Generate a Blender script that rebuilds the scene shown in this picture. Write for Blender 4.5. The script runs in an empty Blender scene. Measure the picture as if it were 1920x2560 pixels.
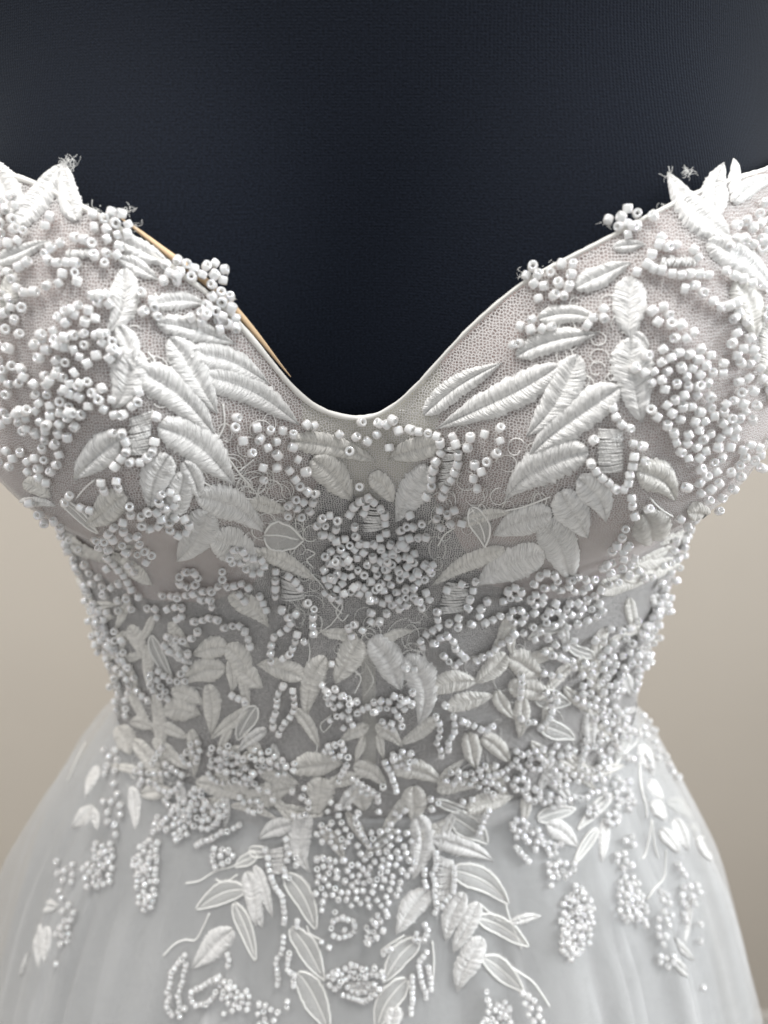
import bpy, math, random
import numpy as np
from mathutils import Vector, Matrix
from mathutils.bvhtree import BVHTree

random.seed(7); rng = np.random.default_rng(7)
scene = bpy.context.scene
col = scene.collection
R = math.radians

# ------------------------------------------------------------------ camera
PITCH = 25.0
CAM = Vector((0.004, -0.3465, 0.251))
FPX = 1923.0                      # focal length in photograph pixels (1920 wide)
cd = bpy.data.cameras.new('camera')
cam = bpy.data.objects.new('camera', cd); col.objects.link(cam)
cam.location = CAM; cam.rotation_euler = (R(90 - PITCH), 0, 0)
cd.sensor_fit = 'HORIZONTAL'; cd.sensor_width = 25.96; cd.lens = 26.0
cd.clip_start = 0.01; cd.clip_end = 50
cd.dof.use_dof = True; cd.dof.focus_distance = 0.248; cd.dof.aperture_fstop = 8.0
scene.camera = cam

# ------------------------------------------------------------------ light
w = bpy.data.worlds.new('World'); scene.world = w; w.use_nodes = True
bg = w.node_tree.nodes['Background']
bg.inputs[0].default_value = (0.985, 0.99, 1.0, 1); bg.inputs[1].default_value = 0.52

def area(name, loc, target, sx, sy, power, colr):
    l = bpy.data.lights.new(name, 'AREA'); l.shape = 'RECTANGLE'; l.size = sx; l.size_y = sy
    l.energy = power; l.color = colr
    o = bpy.data.objects.new(name, l); col.objects.link(o); o.location = loc
    o.rotation_euler = (Vector(target) - Vector(loc)).to_track_quat('-Z', 'Y').to_euler()
    return o
area('ceiling_panel_lamp', (-0.45, -0.20, 1.40), (0, -0.05, 0.1), 0.20, 0.38, 12.5, (1.0, 0.985, 0.965))
area('ceiling_panel_lamp', (0.35, -0.42, 1.45), (0, -0.05, 0.1), 0.20, 0.38, 11.0, (1.0, 0.985, 0.965))
wlt = area('window_light', (1.25, -0.10, 0.40), (0.12, -0.02, 0.0), 0.4, 0.8, 3.6, (0.95, 0.98, 1.0)); wlt.data.spread = R(75)
area('room_lamp', (-1.1, -0.2, 0.9), (-0.4, 0.45, -0.1), 0.5, 0.5, 3.0, (1.0, 0.95, 0.87))

vs = scene.view_settings
vs.view_transform = 'Standard'; vs.look = 'None'; vs.gamma = 1.0; vs.exposure = 0.12
try: vs.use_curve_mapping = False
except Exception: pass
cy = scene.cycles
cy.use_denoising = True
cy.max_bounces = 8; cy.diffuse_bounces = 4; cy.glossy_bounces = 3; cy.transmission_bounces = 6
cy.transparent_max_bounces = 20; cy.caustics_reflective = False; cy.caustics_refractive = False

# ------------------------------------------------------------------ materials
def mat(name):
    m = bpy.data.materials.new(name); m.use_nodes = True
    nt = m.node_tree; p = nt.nodes['Principled BSDF']
    return m, nt, p, nt.nodes['Material Output']
def nd(nt, t, **kw):
    n = nt.nodes.new(t)
    for k, v in kw.items(): setattr(n, k, v)
    return n
def mth(nt, op, a, b=None, c=None, clamp=False):
    n = nt.nodes.new('ShaderNodeMath'); n.operation = op; n.use_clamp = clamp
    for i, v in enumerate((a, b, c)):
        if v is None: continue
        if isinstance(v, (int, float)): n.inputs[i].default_value = v
        else: nt.links.new(v, n.inputs[i])
    return n.outputs[0]
def uvscale(nt, sx, sy, rot=0):
    uv = nd(nt, 'ShaderNodeUVMap'); mp = nd(nt, 'ShaderNodeMapping')
    mp.inputs['Scale'].default_value = (sx, sy, 1); mp.inputs['Rotation'].default_value = (0, 0, rot)
    nt.links.new(uv.outputs[0], mp.inputs[0]); return mp.outputs[0]
def noise(nt, vec, scale, detail=2.0, dim='3D'):
    n = nd(nt, 'ShaderNodeTexNoise'); n.noise_dimensions = dim
    n.inputs['Scale'].default_value = scale; n.inputs['Detail'].default_value = detail
    if vec is not None: nt.links.new(vec, n.inputs['Vector'])
    return n.outputs['Fac']
def ramp(nt, fac, c0, c1, p0=0.3, p1=0.7):
    r = nd(nt, 'ShaderNodeValToRGB'); e = r.color_ramp.elements
    e[0].position = p0; e[0].color = (*c0, 1); e[1].position = p1; e[1].color = (*c1, 1)
    nt.links.new(fac, r.inputs[0]); return r.outputs[0]
def bump(nt, h, dist, strength=1.0):
    b = nd(nt, 'ShaderNodeBump'); b.inputs['Strength'].default_value = strength
    b.inputs['Distance'].default_value = dist; nt.links.new(h, b.inputs['Height']); return b.outputs[0]

M = {}
def satin(name, c, rough=0.34, pu=1900.0, dist=0.0009):
    m, nt, p, out = mat(name)
    uv = nd(nt, 'ShaderNodeUVMap'); sep = nd(nt, 'ShaderNodeSeparateXYZ'); nt.links.new(uv.outputs[0], sep.inputs[0])
    av = mth(nt, 'ABSOLUTE', sep.outputs[1]); sk = mth(nt, 'MULTIPLY_ADD', av, 0.45, sep.outputs[0])
    cmb = nd(nt, 'ShaderNodeCombineXYZ')
    nt.links.new(mth(nt, 'MULTIPLY', sk, pu), cmb.inputs[0]); nt.links.new(mth(nt, 'MULTIPLY', sep.outputs[1], 260.0), cmb.inputs[1])
    geo = nd(nt, 'ShaderNodeObjectInfo'); nt.links.new(mth(nt, 'MULTIPLY', geo.outputs['Random'], 50.0), cmb.inputs[2])
    n1 = noise(nt, cmb.outputs[0], 1.0, 2.0)
    nt.links.new(ramp(nt, n1, tuple(x * 0.76 for x in c), c, 0.34, 0.58), p.inputs['Base Color'])
    nt.links.new(bump(nt, n1, dist), p.inputs['Normal'])
    p.inputs['Roughness'].default_value = rough; p.inputs['Specular IOR Level'].default_value = 0.6
    p.inputs['Sheen Weight'].default_value = 0.15
    return m
M['satin'] = satin('satin_thread', (0.84, 0.835, 0.82))
M['ivory'] = satin('ivory_thread', (0.78, 0.765, 0.725), 0.36, 1750.0, 0.001)

def make_pearl():
    m, nt, p, out = mat('pearl_bead')
    oi = nd(nt, 'ShaderNodeNewGeometry')
    nt.links.new(ramp(nt, oi.outputs['Random Per Island'], (0.86, 0.855, 0.845), (0.93, 0.93, 0.925), 0.0, 1.0), p.inputs['Base Color'])
    p.inputs['Roughness'].default_value = 0.2; p.inputs['Specular IOR Level'].default_value = 0.8
    p.inputs['Coat Weight'].default_value = 1.0; p.inputs['Coat Roughness'].default_value = 0.025; p.inputs['Coat IOR'].default_value = 2.2
    p.inputs['Thin Film Thickness'].default_value = 330.0; p.inputs['Thin Film IOR'].default_value = 1.45
    tr = nd(nt, 'ShaderNodeBsdfTranslucent'); tr.inputs[0].default_value = (0.95, 0.95, 0.93, 1)
    mx = nd(nt, 'ShaderNodeMixShader'); mx.inputs[0].default_value = 0.32
    nt.links.new(p.outputs[0], mx.inputs[1]); nt.links.new(tr.outputs[0], mx.inputs[2]); nt.links.new(mx.outputs[0], out.inputs[0])
    return m
M['pearl'] = make_pearl()

def make_net(name, cells, thread, c, fill, dist=0.00025, rnd=0.45):
    """tulle: a web of threads with open holes; fill is the share of finest threads inside the holes"""
    m, nt, p, out = mat(name)
    vec = uvscale(nt, cells, cells * 0.92)
    v = nd(nt, 'ShaderNodeTexVoronoi'); v.voronoi_dimensions = '2D'; v.feature = 'DISTANCE_TO_EDGE'
    v.inputs['Scale'].default_value = 1.0; v.inputs['Randomness'].default_value = rnd
    nt.links.new(vec, v.inputs['Vector'])
    t = nd(nt, 'ShaderNodeMapRange'); t.interpolation_type = 'SMOOTHSTEP'
    t.inputs[1].default_value = thread * 0.65; t.inputs[2].default_value = thread * 1.35
    t.inputs[3].default_value = 1.0; t.inputs[4].default_value = fill
    nt.links.new(v.outputs['Distance'], t.inputs[0])
    big = noise(nt, uvscale(nt, 90, 60), 1.0, 2.0)
    al = mth(nt, 'MULTIPLY', t.outputs[0], mth(nt, 'MULTIPLY_ADD', big, 0.35, 0.8), clamp=True)
    p.inputs['Base Color'].default_value = (*c, 1); p.inputs['Roughness'].default_value = 0.6
    p.inputs['Sheen Weight'].default_value = 0.2
    nt.links.new(bump(nt, t.outputs[0], dist, 0.8), p.inputs['Normal'])
    tr = nd(nt, 'ShaderNodeBsdfTransparent'); tl = nd(nt, 'ShaderNodeBsdfTranslucent'); tl.inputs[0].default_value = (*c, 1)
    m1 = nd(nt, 'ShaderNodeMixShader'); m1.inputs[0].default_value = 0.25
    nt.links.new(p.outputs[0], m1.inputs[1]); nt.links.new(tl.outputs[0], m1.inputs[2])
    mx = nd(nt, 'ShaderNodeMixShader'); nt.links.new(al, mx.inputs[0])
    nt.links.new(tr.outputs[0], mx.inputs[1]); nt.links.new(m1.outputs[0], mx.inputs[2]); nt.links.new(mx.outputs[0], out.inputs[0])
    return m
M['net'] = make_net('lace_net', 1280, 0.16, (0.80, 0.78, 0.77), 0.03, rnd=0.75)
M['illusion'] = make_net('illusion_mesh', 1700, 0.09, (0.68, 0.69, 0.68), 0.05, rnd=0.8)
M['tulle'] = make_net('skirt_tulle', 1300, 0.09, (0.78, 0.785, 0.785), 0.17)

def cloth(name, c, rough=0.8, weave=2400.0, sheen=0.2, c2=None):
    m, nt, p, out = mat(name)
    n1 = noise(nt, uvscale(nt, weave, weave), 1.0, 2.0); n2 = noise(nt, uvscale(nt, 40, 40), 1.0, 3.0)
    nt.links.new(ramp(nt, n2, c2 or tuple(x * 0.92 for x in c), c), p.inputs['Base Color'])
    nt.links.new(bump(nt, n1, 0.0001, 0.7), p.inputs['Normal'])
    p.inputs['Roughness'].default_value = rough; p.inputs['Sheen Weight'].default_value = sheen
    return m
M['nude'] = cloth('nude_lining', (0.50, 0.375, 0.35))
M['gore'] = cloth('ivory_lining', (0.72, 0.69, 0.58))
M['binding'] = cloth('ivory_binding', (0.78, 0.765, 0.73))
M['beige'] = cloth('beige_edge', (0.72, 0.52, 0.32))
M['lining'] = cloth('skirt_lining', (0.56, 0.565, 0.57), 0.6)
M['cord'] = cloth('lace_cord', (0.86, 0.855, 0.83), 0.7)

def make_knit():
    m, nt, p, out = mat('black_knit')
    uv = nd(nt, 'ShaderNodeUVMap'); sep = nd(nt, 'ShaderNodeSeparateXYZ'); nt.links.new(uv.outputs[0], sep.inputs[0])
    wob = noise(nt, uvscale(nt, 300, 120), 1.0, 2.0)
    rib = mth(nt, 'SINE', mth(nt, 'MULTIPLY_ADD', wob, 1.6, mth(nt, 'MULTIPLY', sep.outputs[0], 2 * math.pi / 0.00105)))
    row = mth(nt, 'SINE', mth(nt, 'MULTIPLY_ADD', rib, 0.9, mth(nt, 'MULTIPLY', sep.outputs[1], 2 * math.pi / 0.0008)))
    fl = noise(nt, uvscale(nt, 1500, 1500), 1.0, 2.0)
    h = mth(nt, 'ADD', mth(nt, 'MULTIPLY_ADD', row, 0.12, mth(nt, 'MULTIPLY', rib, 0.3)), mth(nt, 'MULTIPLY', fl, 1.3))
    nt.links.new(bump(nt, h, 0.00015, 0.8), p.inputs['Normal'])
    nt.links.new(ramp(nt, fl, (0.0022, 0.0035, 0.0070), (0.0080, 0.0113, 0.0195), 0.3, 0.8), p.inputs['Base Color'])
    p.inputs['Roughness'].default_value = 0.75; p.inputs['Specular IOR Level'].default_value = 0.08
    p.inputs['Sheen Weight'].default_value = 0.03; p.inputs['Sheen Roughness'].default_value = 0.4
    p.inputs['Sheen Tint'].default_value = (0.62, 0.80, 1.0, 1)
    return m
M['knit'] = make_knit()

def plaster(name, c):
    m, nt, p, out = mat(name)
    tc = nd(nt, 'ShaderNodeTexCoord')
    n = noise(nt, tc.outputs['Object'], 3.0, 3.0); n2 = noise(nt, tc.outputs['Object'], 180.0, 3.0)
    nt.links.new(ramp(nt, n, tuple(x * 0.95 for x in c), c), p.inputs['Base Color'])
    nt.links.new(bump(nt, n2, 0.001, 0.3), p.inputs['Normal']); p.inputs['Roughness'].default_value = 0.8
    return m
M['wall'] = plaster('wall_paint', (0.56, 0.51, 0.445))
M['board'] = plaster('board_paint', (0.66, 0.63, 0.58))

M['channel'] = make_net('channel_tulle', 1900, 0.12, (0.74, 0.73, 0.69), 0.22)
# ------------------------------------------------------------------ helpers
def mesh_obj(name, verts, faces, m, parent=None, uvs=None, smooth=True):
    me = bpy.data.meshes.new(name); me.from_pydata([tuple(v) for v in verts], [], [tuple(f) for f in faces])
    if smooth: me.polygons.foreach_set('use_smooth', [True] * len(me.polygons))
    if uvs is not None:
        ul = me.uv_layers.new(name='UVMap'); li = np.zeros(len(me.loops), dtype=np.int32)
        me.loops.foreach_get('vertex_index', li)
        ul.data.foreach_set('uv', np.asarray(uvs, dtype=np.float32)[li].ravel())
    me.materials.append(m); me.update()
    o = bpy.data.objects.new(name, me); col.objects.link(o)
    if parent: o.parent = parent
    return o
def grid_faces(nr, nc, closed=False):
    f = []
    for i in range(nr - 1):
        for j in range(nc if closed else nc - 1):
            k = (j + 1) % nc
            f.append((i * nc + j, i * nc + k, (i + 1) * nc + k, (i + 1) * nc + j))
    return f
def tube_data(pts, rad, seg=6):
    pts = [Vector(p) for p in pts]; V = []; Fc = []
    n = len(pts); up = None
    for i, p in enumerate(pts):
        t = (pts[min(i + 1, n - 1)] - pts[max(i - 1, 0)])
        if t.length < 1e-9: t = Vector((0, 0, 1))
        t.normalize()
        if up is None: up = t.orthogonal().normalized()
        up = (up - t * up.dot(t))
        up = up.normalized() if up.length > 1e-6 else t.orthogonal().normalized()
        b = t.cross(up); r = rad[i] if hasattr(rad, '__len__') else rad
        for k in range(seg):
            a = 2 * math.pi * k / seg; V.append(p + (up * math.cos(a) + b * math.sin(a)) * r)
    Fc = [(i * seg + k, i * seg + (k + 1) % seg, (i + 1) * seg + (k + 1) % seg, (i + 1) * seg + k) for i in range(n - 1) for k in range(seg)]
    Fc.append(tuple(range(seg))[::-1]); Fc.append(tuple((n - 1) * seg + k for k in range(seg)))
    return V, Fc
class Batch:
    def __init__(s): s.v = []; s.f = []
    def add(s, V, Fc):
        o = len(s.v); s.v.extend(V); s.f.extend([tuple(i + o for i in f) for f in Fc])
    def build(s, name, m, parent): return mesh_obj(name, s.v, s.f, m, parent, [(v[0], v[2]) for v in s.v])

# ------------------------------------------------------------------ the body's shape (metres; waist at z = 0, front is -y)
def smooth_interp(zs, vals):
    zz = np.linspace(zs[0], zs[-1], 800); vv = np.interp(zz, zs, vals)
    s = 0.012 / (zz[1] - zz[0]); k = np.exp(-0.5 * (np.arange(-90, 91) / s) ** 2); k /= k.sum()
    vv = np.convolve(np.pad(vv, 90, mode='reflect', reflect_type='odd'), k, mode='valid')
    return lambda z: np.interp(z, zz, vv)
ZB = [-0.45, -0.03, 0.0, 0.067, 0.12, 0.18, 0.25, 0.32, 0.42]
fa = smooth_interp(ZB, [0.17, 0.141, 0.1395, 0.148, 0.152, 0.155, 0.160, 0.160, 0.13])
fb = smooth_interp(ZB, [0.12, 0.099, 0.098, 0.101, 0.103, 0.104, 0.100, 0.088, 0.06])
XB, ZBU, HB = 0.088, 0.176, 0.050
def bust(x, z, side):
    dx = np.where(side * x > XB, (side * x - XB) / 0.062, (XB - side * x) / 0.066)
    dz = np.where(z > ZBU, (z - ZBU) / 0.085, (ZBU - z) / 0.053)
    q = dx * dx + dz * dz
    return np.exp(-(q ** 1.6))
def body(th, z, bustscale=1.0, off=0.0):
    a = fa(z); b = fb(z)
    x = a * np.sin(th); y = -b * np.cos(th)
    nx = np.sin(th) / a; ny = -np.cos(th) / b; L = np.sqrt(nx * nx + ny * ny); nx /= L; ny /= L
    front = np.cos(th) > -0.2
    h = HB * bustscale * (bust(x, z, 1) + bust(x, z, -1)) * front
    hx = 0.45 * nx; hy = np.minimum(ny * 0.9 - 0.25, -0.2)
    return x + nx * off + h * hx, y + ny * off + h * hy, z
ZS = [-0.6, -0.318, -0.22, -0.129, -0.084, -0.0425, -0.012, 0.004]
ga = smooth_interp(ZS, [0.335, 0.262, 0.236, 0.203, 0.180, 0.156, 0.1402, 0.1396])
gb = smooth_interp(ZS, [0.25, 0.195, 0.172, 0.143, 0.126, 0.1105, 0.0987, 0.0984])
def skirt(th, z, scale=1.0, phase=0.0, amp=1.0):
    d = np.clip(-(z + 0.012), 0, 1)
    f = 1 + amp * np.minimum(d * 0.24, 0.026) * (np.sin(17 * th + phase) * 0.6 + np.sin(9.3 * th + 2 + phase * 1.7) * 0.6 + 0.5 * np.sin(31 * th + 1.1 * phase) + 0.3 * np.sin(53 * th + 2.3 * phase))
    s = 1 + (scale - 1) * np.clip(d / 0.05, 0.0, 1)
    left = 1 + 0.055 * np.clip(-np.sin(th), 0, 1) * np.clip(d / 0.06, 0, 1)
    u = np.clip(d / 0.04, 0, 1); u = u * u * (3 - 2 * u)
    A = (fa(z) + 0.0006) * (1 - u) + ga(z) * u; B_ = (fb(z) + 0.0006) * (1 - u) + gb(z) * u
    return A * np.sin(th) * f * s * left, -B_ * np.cos(th) * f * s, z

# dense trial surface for casting sight lines onto the gown
def trial(fn, z0, z1, nz, nt):
    th = np.linspace(-math.pi * 0.62, math.pi * 0.62, nt); z = np.linspace(z0, z1, nz)
    T, Z = np.meshgrid(th, z); X, Y, Z2 = fn(T, Z)
    return np.stack([X, Y, np.broadcast_to(Z2, X.shape)], -1).reshape(-1, 3), grid_faces(nz, nt)
V1, F1 = trial(body, -0.013, 0.37, 240, 340); V2, F2 = trial(skirt, -0.45, -0.011, 170, 340)
n1 = len(V1)
BV = BVHTree.FromPolygons([tuple(v) for v in np.concatenate([V1, V2])], F1 + [tuple(i + n1 for i in f) for f in F2], all_triangles=False)
CR = Matrix.Rotation(R(90 - PITCH), 3, 'X')
def ray(px, py): return (CR @ Vector(((px - 960) / FPX, -(py - 1280) / FPX, -1.0)))
def hit(px, py, near=None):
    """point and outward normal on the gown where the photograph shows (px, py)"""
    d = ray(px, py).normalized()
    p, n, i, t = BV.ray_cast(CAM, d)
    if p is None:
        t = near or 0.36; q = CAM + d * t
        p, n, i, _ = BV.find_nearest(q)
    if n.dot(CAM - p) < 0: n = -n
    return p, n
ORI = {'A': (0, 380), 'B': (640, 900), 'C': (1280, 380), 'D': (0, 900), 'E': (1280, 900), 'F': (640, 1400), 'G': (0, 1400),
       'H': (0, 1920), 'I': (640, 1920), 'J': (1280, 1920), 'K': (1280, 1400)}
def sp(c, x, y):
    if c == 'P': return x * 1920 / 1659, y * 1920 / 1659
    o = ORI[c]; return o[0] + x / 2.592, o[1] + y / 2.592
def theta_z(p):
    # invert body(): theta by search on the surface at that height
    th = np.linspace(-1.9, 1.9, 1600); x, y, _ = body(th, np.full_like(th, p.z))
    return th[np.argmin((x - p.x) ** 2 + (y - p.y) ** 2)], p.z
def px_curve(pts):
    tz = sorted(theta_z(hit(*sp('P', x, y))[0]) for x, y in pts)
    return [t for t, z in tz], [z for t, z in tz]

# ------------------------------------------------------------------ setting
def box(name, x0, x1, y0, y1, z0, z1, m, bev=0.0):
    v = [(x, y, z) for x in (x0, x1) for y in (y0, y1) for z in (z0, z1)]
    f = [(0, 1, 3, 2), (4, 6, 7, 5), (0, 4, 5, 1), (2, 3, 7, 6), (0, 2, 6, 4), (1, 5, 7, 3)]
    return mesh_obj(name, v, f, m, smooth=False)
wl = box('wall', -2.2, 2.2, 0.45, 0.55, -1.12, 1.6, M['wall']); wl['kind'] = 'structure'
bb = box('baseboard', -2.2, 2.2, 0.437, 0.45, -1.12, -1.02, M['board']); bb['kind'] = 'structure'
fl = box('floor', -2.2, 2.2, -1.6, 0.45, -1.2, -1.12, M['board']); fl['kind'] = 'structure'

# ------------------------------------------------------------------ dress form
th = np.linspace(-math.pi, math.pi, 361)[:-1]; zz = np.linspace(-0.28, 0.42, 240)
T, Z = np.meshgrid(th, zz); X, Y, _ = body(T, Z, 0.80, -0.0028); pull = 1 - 0.5 * np.clip((-0.008 - Z) / 0.12, 0, 1); X = X * pull; Y = Y * pull
form = mesh_obj('dress_form', np.stack([X, Y, Z], -1).reshape(-1, 3), grid_faces(240, 360, True), M['knit'],
                uvs=np.stack([T * 0.14, Z], -1).reshape(-1, 2))
form['label'] = 'black knit covered dress form torso wearing the gown'; form['category'] = 'dress form'

# ------------------------------------------------------------------ gown: shells
gown = bpy.data.objects.new('wedding_dress', None); col.objects.link(gown); gown.location = (0, 0, 0)
gown['label'] = 'white bridal gown with sweetheart neckline, satin leaf embroidery and pearly tube beads'
gown['category'] = 'wedding dress'

NECK = [(-140, 300), (-60, 330), (20, 375), (95, 400), (165, 440), (225, 470), (290, 512), (350, 562), (420, 610), (480, 655), (525, 705), (565, 752), (600, 800), (632, 845), (665, 875),
        (700, 892), (750, 905), (800, 907), (838, 888), (865, 868), (890, 845), (915, 818), (940, 790), (1000, 720), (1060, 665), (1130, 606), (1180, 580), (1240, 550), (1300, 520),
        (1360, 486), (1420, 456), (1480, 425), (1540, 400), (1600, 380), (1680, 350), (1790, 310)]
nt_, nz_ = px_curve(NECK)
_tt = np.linspace(-2.1, 2.1, 2101); _zz = np.interp(_tt, nt_, nz_); _k = np.exp(-0.5 * (np.arange(-60, 61) / 13.0) ** 2); _k /= _k.sum()
_zz = np.convolve(np.pad(_zz, 60, mode='edge'), _k, mode='valid')
def zneck(t): return np.interp(t, _tt, _zz)
CUPB = [(-200, 1010), (0, 1130), (150, 1225), (320, 1300), (450, 1305), (540, 1270), (600, 1185), (645, 1100), (690, 1040), (800, 985), (910, 1040),
        (955, 1100), (1000, 1185), (1060, 1265), (1150, 1300), (1280, 1290), (1420, 1235), (1560, 1150), (1659, 1040), (1850, 930)]
ct_, cz_ = px_curve(CUPB)
def zcup(t): return np.interp(t, ct_, cz_)
def shell(name, t0, t1, ztop, zbot, off, m, nt=420, nz=150, bs=1.0):
    t = np.linspace(t0, t1, nt); top = ztop(t); bot = zbot(t); s = np.linspace(0, 1, nz)[:, None]
    Z = bot + (top - bot) * s; T = np.broadcast_to(t, Z.shape); X, Y, _ = body(T, Z, bs, off)
    return mesh_obj(name, np.stack([X, Y, Z], -1).reshape(-1, 3), grid_faces(nz, nt), m, gown, np.stack([T * 0.15, Z], -1).reshape(-1, 2))
zw = lambda t: np.full_like(t, -0.024)
shell('bodice_net', -1.95, 1.95, zneck, zw, 0.0, M['net'])
shell('illusion_layer', -1.95, 1.95, lambda t: zneck(t) - 0.001, lambda t: zw(t) + 0.001, -0.0009, M['illusion'])
shell('cup_lining', -1.7, -0.05, lambda t: zneck(t) - 0.0008, zcup, -0.0016, M['nude'], 220, 90)
shell('cup_lining', 0.05, 1.7, lambda t: zneck(t) - 0.0008, zcup, -0.0016, M['nude'], 220, 90)
gt_, gz_ = px_curve([(600, 850), (650, 905), (690, 1000), (740, 1060), (800, 1095), (860, 1060), (910, 1000), (950, 905), (1000, 800)])
shell('gore_lining', gt_[1], gt_[-2], lambda t: zneck(t) - 0.0006, lambda t: np.minimum(np.interp(t, gt_, gz_), zneck(t) - 0.001), -0.0012, M['gore'], 90, 40)
# neckline binding and the beige lining edge behind it
def neck_pts(t0, t1, off, dz, n=220):
    t = np.linspace(t0, t1, n); x, y, z = body(t, zneck(t) + dz, 1.0, off); return list(zip(x, y, z))
P = neck_pts(-1.9, 1.9, 0.0002, 0.0, 420); V, Fc = tube_data(P, [(0.00075 if p_[0] < 0.0 else 0.0005) + 0.0002 * random.random() for p_ in P], 8)
mesh_obj('neckline_binding', V, Fc, M['binding'], gown, [(v[0], v[2]) for v in V])
ta = theta_z(hit(*sp('P', 250, 488))[0])[0]; tb = theta_z(hit(*sp('P', 628, 840))[0])[0]
P = neck_pts(ta, tb, -0.0016, 0.0018, 160); V, Fc = tube_data(P, [0.0012 * math.sin(math.pi * (i + 2) / 164) ** 0.8 for i in range(160)], 8)
mesh_obj('lining_edge', V, Fc, M['beige'], gown, [(v[0], v[2]) for v in V])
# boning channel down the centre front
bp = [hit(*sp('F', x, y)) for x, y in [(728, 610), (728, 700), (730, 800), (732, 900), (734, 1000), (735, 1100), (735, 1200), (735, 1300), (735, 1350)]]
V = []; 
for p, n in bp:
    for dx, h in ((-0.0028, 0.0001), (-0.0022, 0.0006), (0, 0.0008), (0.0022, 0.0006), (0.0028, 0.0001)): V.append(p + Vector((dx, 0, 0)) + n * h)
mesh_obj('boning_channel', V, grid_faces(len(bp), 5), M['channel'], gown, [(v[0], v[2]) for v in V])
# skirt
def skirt_shell(name, scale, phase, amp, m, z1):
    t = np.linspace(-math.pi, math.pi, 481)[:-1]; z = np.linspace(-0.55, z1, 150); T, Z = np.meshgrid(t, z); X, Y, _ = skirt(T, Z, scale, phase, amp)
    return mesh_obj(name, np.stack([X, Y, Z], -1).reshape(-1, 3), grid_faces(150, 480, True), m, gown, np.stack([T * 0.17, Z], -1).reshape(-1, 2))
skirt_shell('skirt_lining', 0.88, 2.0, 2.2, M['lining'], -0.0125)
skirt_shell('skirt_tulle', 0.94, 4.1, 1.8, M['tulle'], -0.012)
skirt_shell('skirt_tulle', 1.0, 0.0, 1.0, M['tulle'], -0.0112)

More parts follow.
